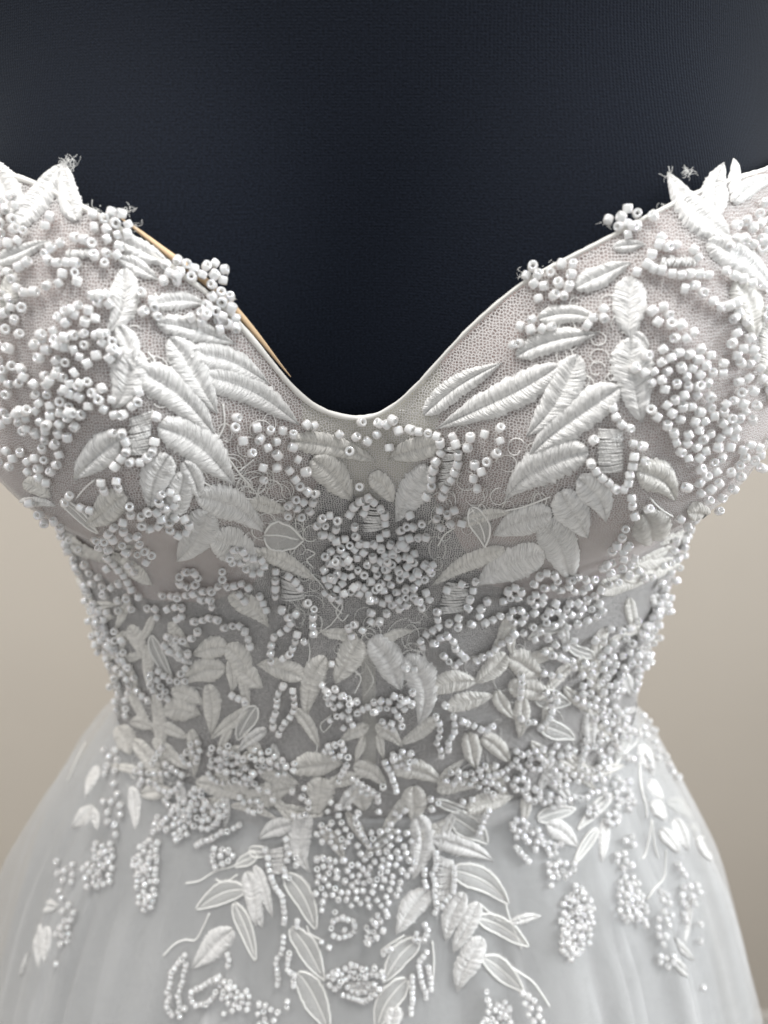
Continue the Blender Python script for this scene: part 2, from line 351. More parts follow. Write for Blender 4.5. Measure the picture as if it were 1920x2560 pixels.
# ------------------------------------------------------------------ embroidered leaves
# crop, base x, y, tip x, y, width, bend, style  (s = satin cushion, i = ivory, flatter, o = corded outline over thin fill)
LEAVES = [
 ('A',120,400,-60,10,190,20,'s'),('A',140,480,438,85,140,25,'s'),('A',500,440,425,95,130,20,'s'),('A',-60,730,330,590,95,10,'s'),('A',90,790,10,1090,110,0,'i'),
 ('A',800,770,690,1170,170,60,'s'),('A',770,1130,890,1440,120,20,'s'),('A',880,1290,735,1660,215,20,'s'),('A',900,1420,1385,1812,215,45,'s'),('A',1105,1220,1385,1690,200,30,'s'),
 ('A',1030,1110,1510,1235,135,20,'s'),('A',1000,1000,1330,1005,105,45,'s'),('A',1225,1310,1730,1490,160,50,'s'),('A',1330,1460,1925,1750,175,55,'s'),
 ('A',790,590,1090,745,120,20,'s'),('A',780,700,1020,835,95,20,'s'),
 ('C',1380,540,1012,150,175,40,'s'),('C',1310,420,1365,80,150,25,'s'),('C',1440,285,1428,50,72,-8,'s'),('C',1430,330,1720,170,105,40,'s'),('C',1270,595,1670,865,175,40,'s'),
 ('C',1440,850,1560,1210,165,50,'i'),('C',1640,1030,1660,1659,90,10,'i'),('C',420,885,765,735,130,20,'s'),('C',660,625,860,610,70,15,'s'),('C',755,820,775,1210,200,0,'s'),
 ('C',780,1180,885,1275,70,10,'s'),('C',770,1220,855,1735,235,-30,'s'),('C',185,1085,565,1085,115,40,'s'),('C',45,1320,545,1180,140,40,'s'),('C',285,1395,-469,1775,185,30,'s'),
 ('C',420,1330,115,1835,200,30,'s'),('B',1105,345,1580,20,135,30,'s'),
 ('E',675,190,125,625,215,-25,'s'),('E',480,600,-30,900,220,-70,'s'),('E',430,770,605,1035,175,40,'s'),('E',320,850,490,1140,190,-10,'s'),('E',250,985,-110,1130,165,-10,'s'),
 ('E',195,1060,385,1430,215,45,'s'),('E',200,1250,-220,1455,190,-20,'s'),('E',810,720,1055,900,190,50,'i'),('E',850,990,930,1240,230,30,'i'),('E',1140,990,1310,1030,110,20,'i'),
 ('E',1310,960,1580,785,95,0,'i'),('E',740,1420,1110,1290,120,10,'i'),('E',560,1500,900,1400,110,10,'i'),
 ('D',1035,440,1510,800,230,75,'s'),('D',1090,620,960,955,185,-20,'s'),('D',1190,730,1070,1080,160,20,'s'),('D',1190,660,1300,900,120,20,'s'),('D',1275,880,1700,1100,185,50,'s'),('D',1355,980,1165,1300,200,10,'s'),
 ('D',1365,1150,1690,1380,190,40,'s'),('D',775,515,508,780,190,-35,'s'),('D',810,870,560,1060,170,0,'i'),('D',450,1185,810,1320,130,20,'i'),('D',765,1305,985,1455,90,10,'i'),
 ('D',160,790,330,880,95,10,'i'),('P',496,1288,578,1352,38,10,'i'),('D',560,650,480,770,60,0,'i'),
 ('B',235,525,770,645,130,25,'i'),('B',1185,535,870,645,150,-10,'i'),('B',365,640,625,895,185,20,'i'),('B',1110,690,898,1035,175,15,'s'),('B',735,755,893,915,120,25,'i'),
 ('B',-40,925,205,985,90,15,'i'),('B',60,1130,300,1150,190,0,'o'),('B',-10,1245,385,1430,95,35,'i'),('B',1335,1065,1650,980,75,20,'i'),('B',1600,1225,1145,1450,95,-20,'i'),('B',1400,960,1480,1200,120,20,'o'),
 ('F',650,490,415,452,70,10,'i'),('F',815,515,1015,460,60,10,'i'),('F',675,515,528,800,155,-10,'i'),('F',745,515,942,835,175,30,'s'),('F',450,635,345,1005,130,-55,'i'),
 ('F',970,630,1058,1055,170,85,'s'),('F',300,755,15,685,125,-20,'i'),('F',1150,840,1440,785,125,35,'i'),('F',1245,965,1540,885,100,25,'i'),('F',1615,610,1425,795,115,10,'i'),
 ('F',725,1065,545,1155,75,10,'i'),('F',775,1075,945,1205,80,15,'i'),('F',1165,1025,935,1195,80,10,'i'),('F',255,965,412,1205,75,15,'i'),('F',245,1355,565,1325,135,25,'i'),
 ('F',635,1335,845,1455,95,25,'i'),('F',875,1345,1205,1425,120,30,'i'),('F',435,1410,400,1655,155,-10,'i'),('F',690,1460,690,1620,140,0,'i'),('F',1020,1465,1010,1690,135,10,'i'),
 ('F',35,1385,275,1455,75,15,'i'),('F',-60,1570,255,1475,135,15,'i'),('F',1465,1145,1650,1310,100,20,'i'),('F',1370,1120,1420,1350,110,10,'i'),('F',700,1140,640,1310,50,5,'i'),('F',788,1130,822,1290,50,5,'i'),
 ('F',1370,1620,1660,1540,110,20,'i'),('F',1180,1490,1480,1440,80,10,'i'),
 ('G',1470,570,1255,605,125,-20,'i'),('G',1465,565,1625,735,125,25,'i'),('G',1455,705,1170,785,130,-25,'i'),('G',1488,650,1500,855,70,15,'i'),('G',1345,810,1360,1125,100,30,'i'),
 ('G',1590,970,1365,1155,75,5,'i'),('G',1075,975,1295,1010,135,30,'i'),('G',1005,880,1052,1335,75,15,'i'),('G',1120,840,1325,930,90,10,'i'),('G',870,1170,1055,1485,95,25,'i'),
 ('G',1285,1435,1690,1575,115,20,'i'),('G',925,1520,1115,1500,95,15,'i'),('G',770,1080,850,1260,120,10,'i'),('G',855,1045,1005,1085,75,10,'i'),('G',845,425,920,630,85,10,'i'),
 ('G',945,555,985,860,65,0,'i'),('G',1660,955,1555,1165,110,-20,'o'),('G',840,700,880,900,60,0,'i'),('G',1540,700,1700,830,110,10,'i'),
 ('H',1585,790,1280,912,135,-40,'o'),('H',1600,680,1665,1020,115,15,'i'),('H',1525,885,1660,1240,95,10,'o'),('H',1505,1050,1248,1295,145,-10,'i'),('H',610,255,465,385,90,0,'i'),('H',630,-10,555,185,60,0,'i'),
 ('H',600,260,632,400,50,5,'i'),('H',855,125,870,390,75,15,'i'),('H',240,980,245,1285,55,5,'i'),('H',310,1030,300,1260,65,-10,'i'),('H',210,1190,135,1350,55,0,'i'),('H',270,900,380,890,90,0,'i'),('H',1660,560,1530,640,80,0,'o'),
 ('I',345,290,350,665,140,-75,'i'),('I',1035,305,1000,715,150,70,'i'),('I',200,695,392,1035,135,25,'o'),('I',235,1045,435,1370,135,25,'o'),('I',275,1335,455,1700,165,35,'o'),
 ('I',1115,795,905,1065,145,-15,'i'),('I',1045,1115,828,1375,135,-25,'o'),('I',970,1375,780,1690,145,-30,'o'),('I',1275,665,1630,868,155,40,'o'),('I',1140,460,1520,608,125,35,'i'),
 ('I',1265,310,1488,492,155,20,'o'),('I',1345,815,1222,1112,125,-10,'i'),('I',1435,875,1285,1195,115,0,'i'),('I',1445,975,1760,1150,120,30,'o'),('I',1460,1105,1308,1445,150,-15,'i'),
 ('I',1475,1235,1720,1450,130,30,'o'),('I',-5,640,102,965,75,10,'i'),('I',-20,840,38,1035,70,5,'i'),('I',235,355,20,450,110,-10,'i'),('I',-40,530,100,560,80,0,'o'),('I',900,1540,880,1700,110,0,'s'),
 ('J',890,80,965,215,65,5,'s'),('J',905,215,985,345,80,10,'s'),('J',1010,225,1160,325,90,30,'o'),('J',1055,330,1140,535,80,5,'s'),('J',965,395,1085,545,80,-5,'s'),
 ('J',1265,365,1145,395,60,0,'o'),('J',1205,450,1285,608,70,5,'s'),('J',640,180,430,395,75,-15,'o'),('J',545,400,405,625,65,-10,'o'),('J',595,335,580,605,65,10,'i'),('J',225,365,425,505,120,15,'s'),
 ('J',0,1000,185,960,55,10,'s'),('J',1145,840,1120,1130,40,10,'i'),('J',1015,1095,1175,1245,55,0,'s'),('J',1035,1235,1175,1375,55,0,'s'),('J',170,330,400,260,100,10,'o'),
 ('K',-20,630,190,762,150,20,'i'),('K',-20,830,268,885,130,25,'i'),('K',65,890,40,1145,95,10,'i'),('K',175,1075,395,1165,110,20,'o'),('K',490,990,500,1215,85,10,'s'),('K',920,220,965,385,75,5,'s'),
 ('K',715,735,765,885,80,5,'s'),('K',830,1200,905,1400,75,10,'s'),('K',870,670,1000,660,50,5,'s'),('K',680,1000,815,965,40,5,'s'),('K',560,760,590,920,60,0,'i'),('K',440,620,500,800,70,0,'i'),('K',150,900,370,930,120,20,'o'),
]
cords = Batch()
leaf_n = 0
def leaf(c, x0, y0, x1, y1, wd, bend, style):
    a = np.array(sp(c, x0, y0)); b = np.array(sp(c, x1, y1)); k = 1 / 2.592 if c != 'P' else 1920 / 1659
    wd *= k * (1.14 if c in 'HIJ' else 1.18 if c in 'ABCDE' else 1.2); bend *= k
    d = b - a; Lp = np.hypot(*d); d /= Lp; perp = np.array([d[1], -d[0]])       # to the right-hand side in the picture (y down): up for a rightward leaf
    pc, _ = hit(*((a + b) / 2)); near = (pc - CAM).length
    ext = (b - a) * 0.03; a = a - ext; b = b + ext; p0, p1 = hit(*a, near)[0], hit(*b, near)[0]
    Lm = max((p1 - p0).length, 0.003); wm = wd / FPX * near
    rows = int(max(14, min(64, Lm / 0.00045))); ns = 13
    ph = random.random() * 9; H = {'s': 0.17, 'i': 0.11, 'o': 0.05}[style] * wm; H = min(max(H, 0.0003), 0.0011)
    V = []; UV = []
    jl = rng.normal(0, 1, rows + 20); jh = rng.normal(0, 1, rows + 20); wob = 0.06 * wd
    for i in range(rows):
        t = i / (rows - 1); q = a + (b - a) * t + perp * (bend * 4 * t * (1 - t) * 0.9 + wob * math.sin(5 * t + ph) * t)
        tg = (b - a) + perp * bend * 4 * (1 - 2 * t) * 0.9; tg /= np.hypot(*tg); pp = np.array([tg[1], -tg[0]])
        tt = min(max(t, 0.006), 0.994); hw = max(wd * 0.5 * (tt ** 0.55 * (1 - tt) ** 0.95) / 0.377, wd * 0.02)
        for j in range(ns):
            s = j / (ns - 1) * 2 - 1; side = 1 if s > 0 else 0
            e = 1 + 0.06 * jl[i + 6 * side] * abs(s) ** 4 + 0.05 * math.sin(9 * t + ph * (1 + side))
            pt = q + pp * hw * s * e
            p, n = hit(*pt, near)
            u = abs(s); ri = i + int(u * 4)
            h = H * (1 - abs(2 * u - 1) ** 2.4) * (1 + 0.13 * jh[ri]) * min(1, hw / (wd * 0.22)) + 0.00022
            if u < 0.1: h = 0.00016
            if u > 0.98: h = 0.00004
            V.append(p + n * h); UV.append((t * Lm + ph, s * wm * 0.5))
    F = []
    mxd = max(Lm / rows * 4, wm / ns * 5, 0.004)
    for f in grid_faces(rows, ns):
        if all((V[f[m_]] - V[f[(m_ + 1) % 4]]).length < mxd for m_ in range(4)): F.append(f)
    if len(F) < 20: return
    par = list(range(max(len(V), len(F))))
    def root(q):
        while par[q] != q: par[q] = par[par[q]]; q = par[q]
        return q
    eds = {}
    for fi, f in enumerate(F):
        for q in range(4):
            e_ = frozenset((f[q], f[(q + 1) % 4]))
            if e_ in eds: par[root(fi)] = root(eds[e_])
            else: eds[e_] = fi
    cnt = {}
    for fi in range(len(F)): cnt[root(fi)] = cnt.get(root(fi), 0) + 1
    keep = max(cnt, key=cnt.get); F = [f for fi, f in enumerate(F) if root(fi) == keep]
    used = sorted({q for f in F for q in f}); full = len(used) == len(V); rm = {q: k for k, q in enumerate(used)}
    m = {'s': M['satin'], 'i': M['satin'] if c in 'HIJ' else M['ivory'], 'o': M['fill']}[style]
    o = mesh_obj('embroidered_leaf', [V[q] for q in used], [tuple(rm[q] for q in f) for f in F], m, gown, [UV[q] for q in used])
    if style == 'o' and full:
        rad = 0.0005 if c in 'HIJ' else 0.00042
        B = Batch()
        for js in (1, ns - 2):
            B.add(*tube_data([V[i * ns + js] for i in range(0, rows, 2)], rad, 5))
        B.add(*tube_data([V[i * ns + ns // 2] for i in range(0, int(rows * 0.9), 2)], rad * 0.9, 5))
        B.build('outline_cord', M['cord'], o)
M['fill'] = make_net('leaf_fill', 2600, 0.17, (0.84, 0.84, 0.82), 0.28)
for L in LEAVES: leaf(*L)
# smaller sprays that fill the lace between the large leaves
def inside(x, y, poly):
    c = False; n = len(poly)
    for i in range(n):
        x0, y0 = poly[i]; x1, y1 = poly[i - 1]
        if (y0 > y) != (y1 > y) and x < (x1 - x0) * (y - y0) / (y1 - y0) + x0: c = not c
    return c
occ = []
def note(c, x0, y0, x1, y1):
    for t in (0.1, 0.35, 0.6, 0.9):
        occ.append(sp(c, x0 + (x1 - x0) * t, y0 + (y1 - y0) * t))
for L in LEAVES: note(*L[:5])
FILL = [([(185,1290),(330,1340),(480,1380),(560,1450),(560,1720),(400,1790),(300,1700),(245,1520),(200,1400)], 1.3, 0.9, 29),
        ([(1060,1340),(1300,1340),(1455,1290),(1420,1480),(1440,1650),(1250,1750),(1060,1760),(1020,1600)], 1.8, 0.9, 29),
        ([(540,1640),(1080,1640),(1080,1830),(540,1830)], 1.57, 1.2, 14),
        ([(0,1050),(150,1090),(300,1200),(320,1290),(180,1230),(0,1110)], 0.6, 0.4, 8), ([(1659,1000),(1500,1120),(1380,1200),(1350,1270),(1480,1220),(1659,1060)], 2.6, 0.4, 8),
        ([(1690,420),(1900,390),(1900,980),(1700,1000)], 1.9, 0.7, 9), ([(-40,420),(-250,390),(-250,980),(-50,1000)], 1.2, 0.7, 9)]
nfill = 0
for poly, am, asp, cnt in FILL:
    P = [sp('P', *q) for q in poly]; xs = [p[0] for p in P]; ys = [p[1] for p in P]; made = 0
    for _ in range(1500):
        if made >= cnt: break
        x = random.uniform(min(xs), max(xs)); y = random.uniform(min(ys), max(ys))
        if not inside(x, y, P) or min((x - a) ** 2 + (y - b) ** 2 for a, b in occ) < 27 ** 2: continue
        an = am + random.gauss(0, asp); L = random.uniform(75, 130); dx, dy = math.cos(an) * L / 2, math.sin(an) * L / 2; k = 1659 / 1920
        q = ('P', (x - dx) * k, (y - dy) * k, (x + dx) * k, (y + dy) * k)
        leaf(*q, random.uniform(16, 26), random.uniform(-10, 10), random.choice('iisio')); note(*q); made += 1

# ------------------------------------------------------------------ beads
def bead_mesh(seg):
    prof = [(0.42, -0.58), (0.72, -0.78), (0.93, -0.70), (1.0, -0.45), (1.0, 0.45), (0.93, 0.70), (0.72, 0.78), (0.42, 0.58)]
    V = [Vector((r * math.cos(2 * math.pi * k / seg), r * math.sin(2 * math.pi * k / seg), z)) for r, z in prof for k in range(seg)]
    n = len(prof); F = [(i * seg + k, i * seg + (k + 1) % seg, ((i + 1) % n) * seg + (k + 1) % seg, ((i + 1) % n) * seg + k) for i in range(n) for k in range(seg)]
    return V, F
CL = [  # crop, spacing factor, polygon of a bead cluster
 ('A',.95,[(0,290),(110,290),(190,540),(130,610),(0,610)]),
 ('A',.95,[(590,430),(690,410),(770,400),(860,470),(850,540),(800,650),(720,750),(660,740),(600,680),(650,600),(580,520)]),
 ('A',.92,[(600,910),(700,930),(720,1000),(640,1080),(560,1140),(740,1190),(790,1280),(730,1340),(660,1360),(570,1400),(540,1460),(690,1500),(690,1659),(300,1659),(210,1560),(210,1490),(330,1410),(230,1330),(230,1230),(300,1180),(370,1090),(450,1030),(540,980)]),
 ('D',.92,[(220,300),(560,300),(540,400),(480,480),(420,560),(420,650),(380,680),(330,780),(260,770),(190,730),(180,650),(260,620),(330,520),(200,480),(120,340)]),
 ('D',.95,[(300,310),(560,310),(700,330),(780,280),(690,200),(300,200)]),
 ('A',1.05,[(20,1090),(110,1010),(190,980),(210,1040),(170,1130),(150,1200),(110,1270),(150,1390),(60,1380),(0,1400),(0,1250),(70,1180)]),
 ('A',1.0,[(0,1450),(110,1480),(90,1560),(0,1600)]),
 ('A',.9,[(1060,720),(1150,680),(1210,720),(1300,740),(1360,720),(1440,760),(1470,830),(1430,860),(1340,890),(1290,830),(1200,840),(1120,880),(1060,890),(1020,830)]),
 ('A',.92,[(1330,940),(1410,900),(1520,950),(1500,1020),(1540,1100),(1500,1170),(1430,1170),(1340,1120),(1230,1100),(1210,1060),(1320,1030)]),
 ('D',.95,[(0,530),(150,540),(170,620),(130,690),(30,670),(0,640)]),
 ('D',1.02,[(0,800),(80,860),(220,900),(400,1040),(480,1160),(560,1180),(540,1260),(640,1380),(800,1430),(740,1480),(560,1400),(420,1340),(280,1250),(150,1130),(0,1010)]),
 ('B',1.15,[(0,400),(90,440),(230,440),(230,560),(130,660),(50,760),(0,760)]),('B',.95,[(240,870),(310,900),(370,940),(320,1020),(210,1010),(150,950)]),
 ('B',.95,[(1150,930),(1290,930),(1370,970),(1350,1040),(1280,1080),(1220,1090),(1160,1020)]),
 ('B',.84,[(460,1200),(500,1160),(560,1120),(680,1110),(720,1180),(800,1130),(880,1180),(960,1130),(1000,1190),(1060,1220),(1050,1280),(1150,1300),(1140,1350),(1080,1410),(1110,1450),(1150,1500),(1130,1560),(1070,1590),(1000,1560),(940,1600),(860,1560),(740,1560),(640,1480),(550,1560),(450,1500),(450,1420),(430,1330),(440,1260)]),
 ('F',.85,[(430,790),(510,800),(560,850),(640,860),(700,920),(760,900),(820,890),(880,860),(950,850),(1010,840),(1020,940),(960,980),(900,960),(820,940),(700,960),(640,980),(560,940),(480,940),(430,880)]),
 ('F',.95,[(1195,900),(1180,950),(1240,960),(1240,900)]),('F',.88,[(450,1160),(560,1160),(580,1230),(640,1270),(550,1280),(440,1240)]),('F',.88,[(880,1240),(950,1220),(1010,1230),(1040,1290),(990,1330),(920,1320),(880,1290)]),
 ('F',.88,[(0,1210),(110,1220),(160,1260),(280,1310),(260,1360),(150,1390),(100,1340),(0,1350)]),
 ('F',.95,[(1200,1400),(1300,1330),(1400,1360),(1480,1320),(1500,1420),(1620,1350),(1659,1400),(1600,1480),(1540,1510),(1470,1480),(1400,1440),(1260,1450)]),
 ('C',.95,[(880,1000),(1000,960),(1030,1100),(1150,1140),(1200,1210),(1220,1290),(1370,1330),(1370,1400),(1320,1480),(1220,1500),(1200,1560),(1330,1610),(1320,1659),(960,1659),(1000,1560),(880,1500),(780,1400),(820,1310),(960,1270),(1010,1180),(880,1130)]),
 ('E',.95,[(860,310),(980,290),(1250,300),(1360,290),(1440,480),(1410,580),(1370,640),(1250,660),(1240,720),(1350,700),(1440,670),(1500,680),(1440,760),(1440,830),(1320,880),(1230,930),(1170,880),(1180,760),(1130,650),(1020,580),(1050,470),(940,460),(890,350)]),
 ('E',1.0,[(980,290),(1320,290),(1330,230),(1000,230)]),
 ('C',.9,[(610,440),(720,380),(800,420),(820,500),(740,560),(650,550)]),('C',.95,[(90,770),(170,740),(240,800),(330,730),(430,740),(380,830),(420,880),(370,950),(270,940),(200,970),(120,940),(200,890),(100,840)]),
 ('C',1.0,[(100,1030),(160,1030),(170,1100),(100,1090)]),('C',.92,[(1420,480),(1500,430),(1659,300),(1720,300),(1720,640),(1600,660),(1500,600),(1400,620),(1400,540)]),
 ('C',1.05,[(1360,1070),(1460,1040),(1500,1130),(1560,1180),(1450,1300),(1520,1370),(1680,1350),(1680,1659),(1440,1659),(1430,1420),(1400,1280),(1380,1190)]),
 ('E',1.05,[(1440,290),(1600,280),(1560,330),(1500,430),(1460,400)]),('E',.95,[(1680,460),(1680,780),(1540,880),(1450,1020),(1300,1150),(1180,1240),(1100,1200),(1290,1060),(1420,990),(1500,900),(1600,760),(1520,650),(1530,570)]),
 ('E',.95,[(200,1400),(320,1370),(370,1400),(370,1460),(260,1490),(200,1450)]),('E',.98,[(440,1410),(540,1390),(570,1480),(540,1600),(400,1620),(330,1560),(300,1500),(390,1490)]),
 ('E',.98,[(60,1480),(100,1500),(160,1640),(0,1640),(0,1540)]),('E',.98,[(210,1560),(320,1540),(360,1600),(260,1640)]),('E',1.1,[(900,1290),(1200,1250),(1050,1420),(940,1450)]),
 ('K',1.0,[(0,340),(140,330),(200,340),(280,390),(400,370),(560,280),(580,340),(470,390),(420,400),(300,440),(400,490),(350,560),(280,560),(180,560),(100,480),(0,480)]),
 ('K',.85,[(1030,180),(1080,260),(1060,480),(1020,600),(900,600),(860,680),(680,690),(660,620),(760,560),(860,500),(900,400),(960,200)]),
 ('K',1.0,[(450,650),(700,560),(660,720),(700,860),(640,960),(500,930),(400,860)]),('K',.95,[(560,960),(720,950),(700,1140),(600,1240),(540,1180)]),
 ('K',1.05,[(820,780),(930,800),(940,1050),(900,1150),(960,1250),(1130,1400),(1050,1420),(900,1280),(830,1100)]),('K',1.1,[(600,420),(860,360),(900,420),(760,540),(640,560),(560,600),(500,520)]),
 ('K',.92,[(0,1220),(150,1200),(360,1180),(440,1220),(300,1260),(340,1340),(450,1360),(520,1400),(440,1420),(330,1430),(240,1380),(240,1280),(100,1300),(60,1380),(0,1300)]),
 ('K',.92,[(160,1500),(250,1490),(300,1560),(210,1600),(150,1560)]),('K',1.0,[(640,1450),(740,1430),(770,1560),(760,1640),(620,1640)]),('K',1.0,[(550,1220),(640,1240),(600,1340),(520,1340)]),
 ('G',.9,[(460,150),(560,220),(720,320),(740,420),(690,560),(690,690),(620,740),(580,640),(530,480),(480,260)]),('G',.95,[(700,730),(860,760),(870,900),(830,1020),(760,990),(720,900)]),
 ('G',.9,[(980,690),(1090,720),(1110,890),(1000,860)]),('G',.95,[(960,290),(1080,290),(1050,370),(980,340)]),('G',.88,[(1360,1190),(1470,1170),(1580,1230),(1640,1230),(1659,1400),(1550,1380),(1440,1330),(1360,1290)]),
 ('G',.95,[(1230,1160),(1320,1160),(1330,1240),(1240,1210)]),('G',1.2,[(690,1220),(780,1200),(800,1500),(760,1590),(700,1400)]),('G',1.05,[(560,60),(700,130),(900,160),(950,300),(800,330),(700,260)]),('G',1.1,[(750,430),(830,450),(820,620),(760,600)]),
 ('H',.88,[(1120,230),(1340,180),(1490,260),(1400,380),(1280,400),(1200,320),(1240,420),(1150,470),(1090,380),(1020,420),(990,390),(1010,300),(1110,300)]),
 ('H',.88,[(940,460),(1040,460),(1050,600),(1030,700),(1020,880),(940,910),(900,870),(890,720),(880,580)]),('H',.92,[(630,480),(760,460),(750,620),(750,740),(600,780),(550,740),(560,620),(630,600)]),
 ('H',1.2,[(690,210),(800,200),(810,330),(760,440),(700,330)]),('H',1.2,[(380,600),(510,600),(510,760),(400,740)]),('H',1.05,[(400,780),(500,900),(460,1100),(400,1130),(370,1040),(430,960)]),
 ('H',1.0,[(1370,500),(1530,520),(1500,640),(1380,640)]),('H',.9,[(1430,1340),(1520,1380),(1640,1450),(1640,1540),(1520,1560),(1440,1480)]),
 ('I',1.06,[(390,320),(520,320),(640,370),(600,420),(700,420),(800,380),(860,330),(960,370),(1060,380),(1040,480),(960,520),(1030,600),(1010,680),(930,700),(960,790),(880,830),(880,880),(730,890),(600,880),(500,840),(420,900),(400,830),(360,720),(420,680),(370,600),(420,560),(560,560),(620,620),(690,560),(640,480),(580,500),(500,520),(440,480)]),
 ('I',.88,[(790,940),(840,1030),(800,1090),(740,1130),(700,1100),(720,1020)]),('I',1.2,[(50,490),(110,500),(100,600),(50,600)]),('I',1.2,[(200,400),(220,520),(280,560),(280,640),(200,640)]),
 ('I',.85,[(450,1330),(540,1280),(620,1250),(740,1270),(820,1290),(830,1350),(740,1340),(600,1350),(540,1400),(500,1440)]),('I',.9,[(1480,1430),(1510,1510),(1600,1500),(1659,1560),(1659,1700),(1430,1700),(1490,1560)]),('I',1.15,[(0,1490),(160,1540),(160,1700),(30,1700)]),
 ('I',1.1,[(560,1370),(800,1360),(810,1440),(740,1480),(560,1450)]),
 ('J',.95,[(0,360),(60,350),(160,400),(210,480),(130,540),(60,440),(0,440)]),('J',.95,[(170,440),(310,480),(300,540),(230,560)]),('J',.92,[(210,620),(300,590),(380,600),(420,640),(370,700),(280,700),(240,770)]),
 ('J',.88,[(400,750),(470,790),(520,900),(510,1020),(490,1120),(400,1200),(370,1240),(310,1200),(310,1080),(300,1000),(310,880)]),('J',.9,[(690,690),(800,700),(840,840),(870,900),(830,1000),(700,980),(670,880),(660,780)]),
 ('J',1.0,[(640,540),(720,530),(760,620),(680,660)]),('J',1.2,[(690,430),(770,430),(770,540),(700,460)]),('J',1.15,[(640,60),(740,60),(770,270),(660,320),(640,200)]),('J',1.1,[(940,790),(1020,820),(1020,1030),(960,1160),(920,1060),(940,900)]),
 ('J',1.1,[(1070,740),(1200,740),(1200,870),(1120,900),(1100,1000),(1080,850)]),('J',1.0,[(940,1200),(1040,1200),(1040,1270),(950,1280)]),('J',1.2,[(30,1400),(160,1500),(200,1640),(130,1640)]),
]
